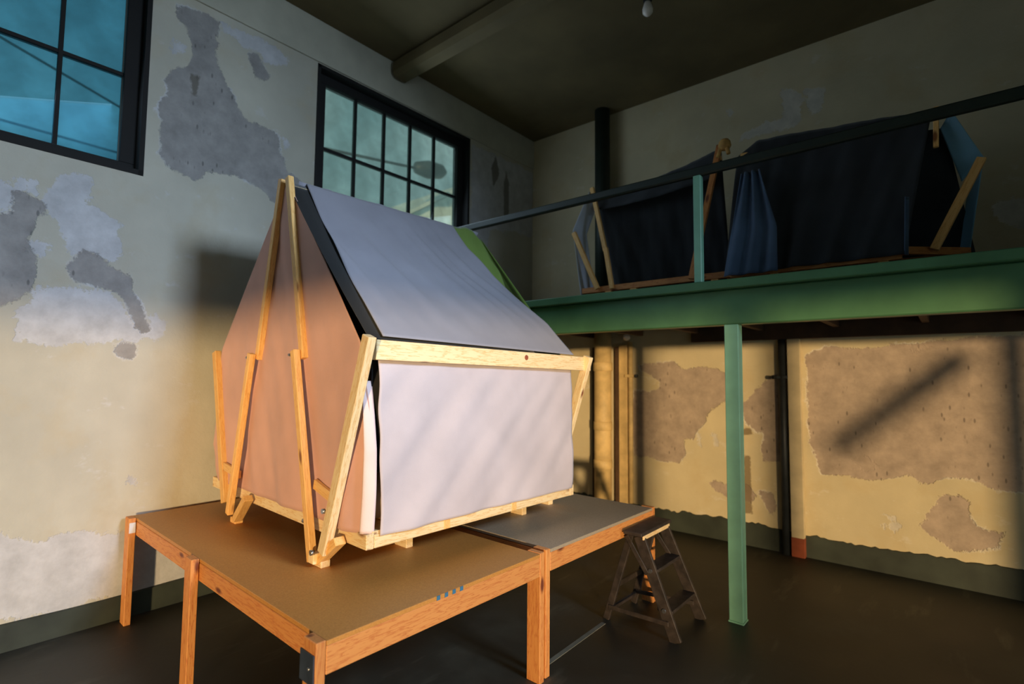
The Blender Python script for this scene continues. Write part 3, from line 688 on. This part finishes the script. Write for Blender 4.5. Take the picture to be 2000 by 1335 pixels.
# pillow inside, seen by the open corner
def pillow_mesh():
    bm = bmesh.new(); nu, nv = 24, 16; grid = {}
    for s in (1, -1):
        for i in range(nu + 1):
            for j in range(nv + 1):
                u, v = i / nu * 2 - 1, j / nv * 2 - 1
                edge = max(0, (1 - u ** 4) * (1 - v ** 4)) ** .5
                if s == -1 and (i in (0, nu) or j in (0, nv)): grid[s, i, j] = grid[1, i, j]; continue
                grid[s, i, j] = bm.verts.new((u * .22, v * .2, s * .115 * edge * (1 + .05 * math.sin(u * 7 + v * 5))))
        for i in range(nu):
            for j in range(nv):
                q = [grid[s, i, j], grid[s, i + 1, j], grid[s, i + 1, j + 1], grid[s, i, j + 1]]
                bm.faces.new(q if s == 1 else q[::-1]).smooth = True
    me = bpy.data.meshes.new('pillow'); bm.to_mesh(me); bm.free(); return me
po = link('pillow', pillow_mesh(), 'cream', None, Matrix.Translation(T(.70, .25, 1.0)) @ Matrix.Rotation(TH, 4, 'Z'))
tag(po, 'cream pillow lying inside the open corner of the tent', 'pillow')

# ================================================================== STEPLADDER
lad = thing('stepladder', (2.64, 3.36, 0), 'small dark worn wooden stepladder next to the table end', 'stepladder')
LZ = .60
def rail_pts(y0, y1): return Vector((2.885, y0, 0)), Vector((2.635, y1, LZ - .02))
board('top_step', (2.612, 3.13, LZ), (2.612, 3.59, LZ), .13, .024, (1, 0, 0), 'ladder', lad, .004)
for x in (2.615, 2.648): pass
rails = [rail_pts(3.16, 3.185), rail_pts(3.575, 3.545)]
for a, b in rails: board('side_rail', a, b, .075, .022, (1, 0, .4), 'ladder', lad)
def at_h(pts, h): a, b = pts; return a.lerp(b, h / (LZ - .02))
for h in (.16, .385):
    a, b = at_h(rails[0], h), at_h(rails[1], h); board('tread', a + Vector((-.01, .012, 0)), b + Vector((-.01, -.012, 0)), .10, .02, (1, 0, 0), 'ladder', lad)
board('front_lip', (2.672, 3.16, LZ - .022), (2.672, 3.56, LZ - .022), .028, .012, (0, 0, 1), 'pine', lad)
r_l = [(Vector((2.40, 3.17, 0)), Vector((2.575, 3.19, LZ - .015))), (Vector((2.42, 3.52, 0)), Vector((2.575, 3.54, LZ - .015)))]
for k, (a, b) in enumerate(r_l): board('rear_leg', a, b, .045, .022, (1, 0, .3), 'ladder', lad)
for h in (.12, .40): board('rear_bar', r_l[0][0].lerp(r_l[0][1], h), r_l[1][0].lerp(r_l[1][1], h), .035, .018, (0, 0, 1), 'ladder', lad)
for k in (0, 1):
    board('spreader', r_l[k][0].lerp(r_l[k][1], .15) + Vector((0, -.016, 0)), at_h(rails[k], .10) + Vector((0, -.016, 0)), .028, .008, (0, 0, 1), 'ladder', lad)
    board('corner_bracket', (2.55, rails[k][1].y - .016, LZ - .03), at_h(rails[k], .36) + Vector((-.03, -.016, 0)), .03, .008, (1, 0, 0), 'ladder', lad)
for h in (.17, .385): 
    p = at_h(rails[0], h); rod('bolt', p + Vector((0, -.012, 0)), p + Vector((0, -.019, 0)), .013, 'steel', lad, 12)

# ================================================================== DARK TENTS ON THE PLATFORM
DZ = 2.25
ta = thing('dark_tent', (2.2, 4.4, DZ), 'open dark navy tent on a slim timber frame, left on the platform', 'tent', 'dark tents on the platform')
board('base_beam', (1.56, 4.21, 2.41), (2.92, 4.21, 2.415), .05, .04, (0, 0, 1), 'lumber', ta); board('base_beam', (1.60, 4.62, 2.41), (2.92, 4.62, 2.415), .05, .04, (0, 0, 1), 'lumber', ta)
for x in (1.62, 2.90): board('base_beam', (x, 4.23, 2.405), (x, 4.60, 2.405), .05, .04, (0, 0, 1), 'lumber', ta)
for x in (1.84, 2.09, 2.80):
    for y in (4.21, 4.60): box('foot_block', (x - .03, y - .025, DZ), (x + .03, y + .025, 2.385), 'amber', ta)
board('rafter', (1.605, 4.30, 3.43), (1.81, 4.20, 2.76), .04, .03, (1, 0, 0), 'amber', ta); board('rafter', (1.81, 4.20, 2.79), (1.885, 4.185, 2.40), .04, .03, (1, 0, 0), 'amber', ta)
board('eave_strut', (1.495, 4.15, 2.975), (1.745, 4.165, 2.41), .045, .03, (1, 0, 0), 'amber', ta)
board('rafter', (2.83, 4.27, 3.50), (2.645, 4.10, 2.39), .045, .03, (1, 0, 0), 'lumber', ta)
board('ridge_pole', (1.62, 4.42, 3.30), (2.80, 4.40, 3.45), .04, .04, (0, 0, 1), 'amber', ta)
sheet('back_cloth', lambda u, v: L4((1.60, 4.42, 3.345), (2.80, 4.40, 3.515), (2.80, 4.58, 2.44), (1.70, 4.58, 2.44), u, v) + Vector((0, .02 * wob(u * 6, v * 2), -.03 * math.sin(math.pi * u) * (1 - v))), 40, 24, 'navy', ta, .005, (2.2, 4.5, 2.9))
sheet('back_cloth', lambda u, v: L4((1.60, 4.38, 3.345), (2.80, 4.38, 3.515), (2.75, 4.29, 3.25), (1.63, 4.30, 3.20), u, v) + Vector((0, .01 * wob(u * 6, v * 2), -.03 * math.sin(math.pi * u))), 40, 8, 'navy', ta, .005, (2.2, 4.4, 3.4))
def a_end(u, v):
    lft = L4((1.575, 4.30, 3.40), (1.60, 4.45, 3.37), (1.505, 4.36, 3.0), (1.465, 4.18, 3.01), u, min(1, v * 2)) if v < .5 else L4((1.465, 4.18, 3.01), (1.505, 4.36, 3.0), (1.60, 4.36, 2.38), (1.548, 4.19, 2.375), u, v * 2 - 1)
    return lft
sheet('end_cloth', a_end, 10, 24, 'sheet', ta, .005, (1.55, 4.3, 2.9))['label'] = 'white cloth edging the open end'
kn = lathe('rope_knot', [(.002, -.05), (.035, -.04), (.05, -.01), (.045, .02), (.03, .04), (.002, .05)], (2.885, 4.22, 3.47), 'rope', ta, 14)
for q in ((-.05, -.10), (.035, -.09)): rod('rope_end', (2.885 + q[0] * .4, 4.21, 3.47), (2.885 + q[0], 4.20, 3.47 + q[1]), .016, 'rope', kn, 8)

tb = thing('dark_tent', (3.6, 4.3, DZ), 'dark navy tent fully draped, with blue light put into the colour of its pale end, right on the platform', 'tent', 'dark tents on the platform')
board('base_beam', (2.93, 4.16, 2.40), (4.0, 4.16, 2.40), .05, .04, (0, 0, 1), 'lumber', tb); board('base_beam', (3.0, 4.52, 2.42), (4.30, 4.52, 2.42), .05, .04, (0, 0, 1), 'lumber', tb)
board('base_beam', (4.01, 4.17, 2.43), (4.33, 4.50, 2.44), .05, .04, (0, 0, 1), 'lumber', tb); board('base_beam', (2.97, 4.18, 2.41), (2.97, 4.50, 2.42), .05, .04, (0, 0, 1), 'lumber', tb)
for x, y in ((2.98, 4.2), (3.24, 4.18), (3.9, 4.18), (4.26, 4.48), (3.1, 4.5)): box('foot_block', (x - .03, y - .03, DZ), (x + .03, y + .03, 2.38), 'amber', tb)
board('ridge_pole', (2.95, 4.42, 3.42), (4.19, 4.40, 3.36), .04, .04, (0, 0, 1), 'amber', tb)
board('eave_strut', (4.41, 4.36, 3.0), (4.16, 4.24, 2.43), .05, .03, (1, 0, 0), 'amber', tb)
board('rafter', (4.20, 4.36, 3.40), (4.19, 4.33, 3.12), .03, .025, (1, 0, 0), 'amber', tb)
BT = [(0, 3.43), (.12, 3.52), (.36, 3.495), (.72, 3.45), (1, 3.41)]
def b_front(u, v):
    x = (2.93 + 1.25 * u) + v * (2.90 - 2.93 + (1.115 - 1.25) * u); z = interp(BT, u) + (2.395 - interp(BT, u)) * v
    return Vector((x, 4.42 - .32 * v ** .8 + .018 * math.sin(u * 34 + v * 2) * v * (1.6 - u) + .012 * wob(u * 5, v * 2), z))
sheet('front_cloth', b_front, 70, 36, 'navy', tb, .006, (3.5, 4.3, 2.9))
sheet('back_cloth', lambda u, v: L4((2.93, 4.43, 3.43), (4.24, 4.50, 3.30), (4.37, 4.64, 2.44), (3.0, 4.60, 2.44), u, v), 20, 16, 'navy', tb, .006, (3.5, 4.5, 2.9))
def blanket(u, v):
    z = 3.17 - .80 * v; a = 3.03 - .115 * v; b = 3.165 + .125 * min(1, v * 1.7)
    return Vector((a + (b - a) * u, 4.05 + .10 * (1 - v) ** 1.5 + .022 * math.sin(u * 17 + v * 2.2) - .01, z))
sheet('draped_blanket', blanket, 36, 30, 'denim', tb, .006, (3.1, 4.1, 2.8))['label'] = 'mid blue blanket hanging in folds'
def b_end(u, v):
    p = L4((4.275, 4.35, 3.35), (4.215, 4.42, 3.27), (4.32, 4.55, 2.90), (4.425, 4.50, 3.05), u, v * 2) if v < .5 else L4((4.425, 4.50, 3.05), (4.36, 4.60, 3.0), (4.285, 4.60, 2.44), (4.335, 4.50, 2.44), u, v * 2 - 1)
    return p
sheet('end_cloth', b_end, 12, 30, 'blue_lit_sheet', tb, .005, (4.3, 4.5, 2.9))['label'] = 'white cloth at the tent end, blue light put into its colour'
sheet('front_edge', lambda u, v: Vector((4.015 + .018 * u + .015 * (1 - v), 4.09 + .03 * u, 2.76 - .37 * v)), 4, 12, 'denim', tb, .005, (4.04, 4.1, 2.6))
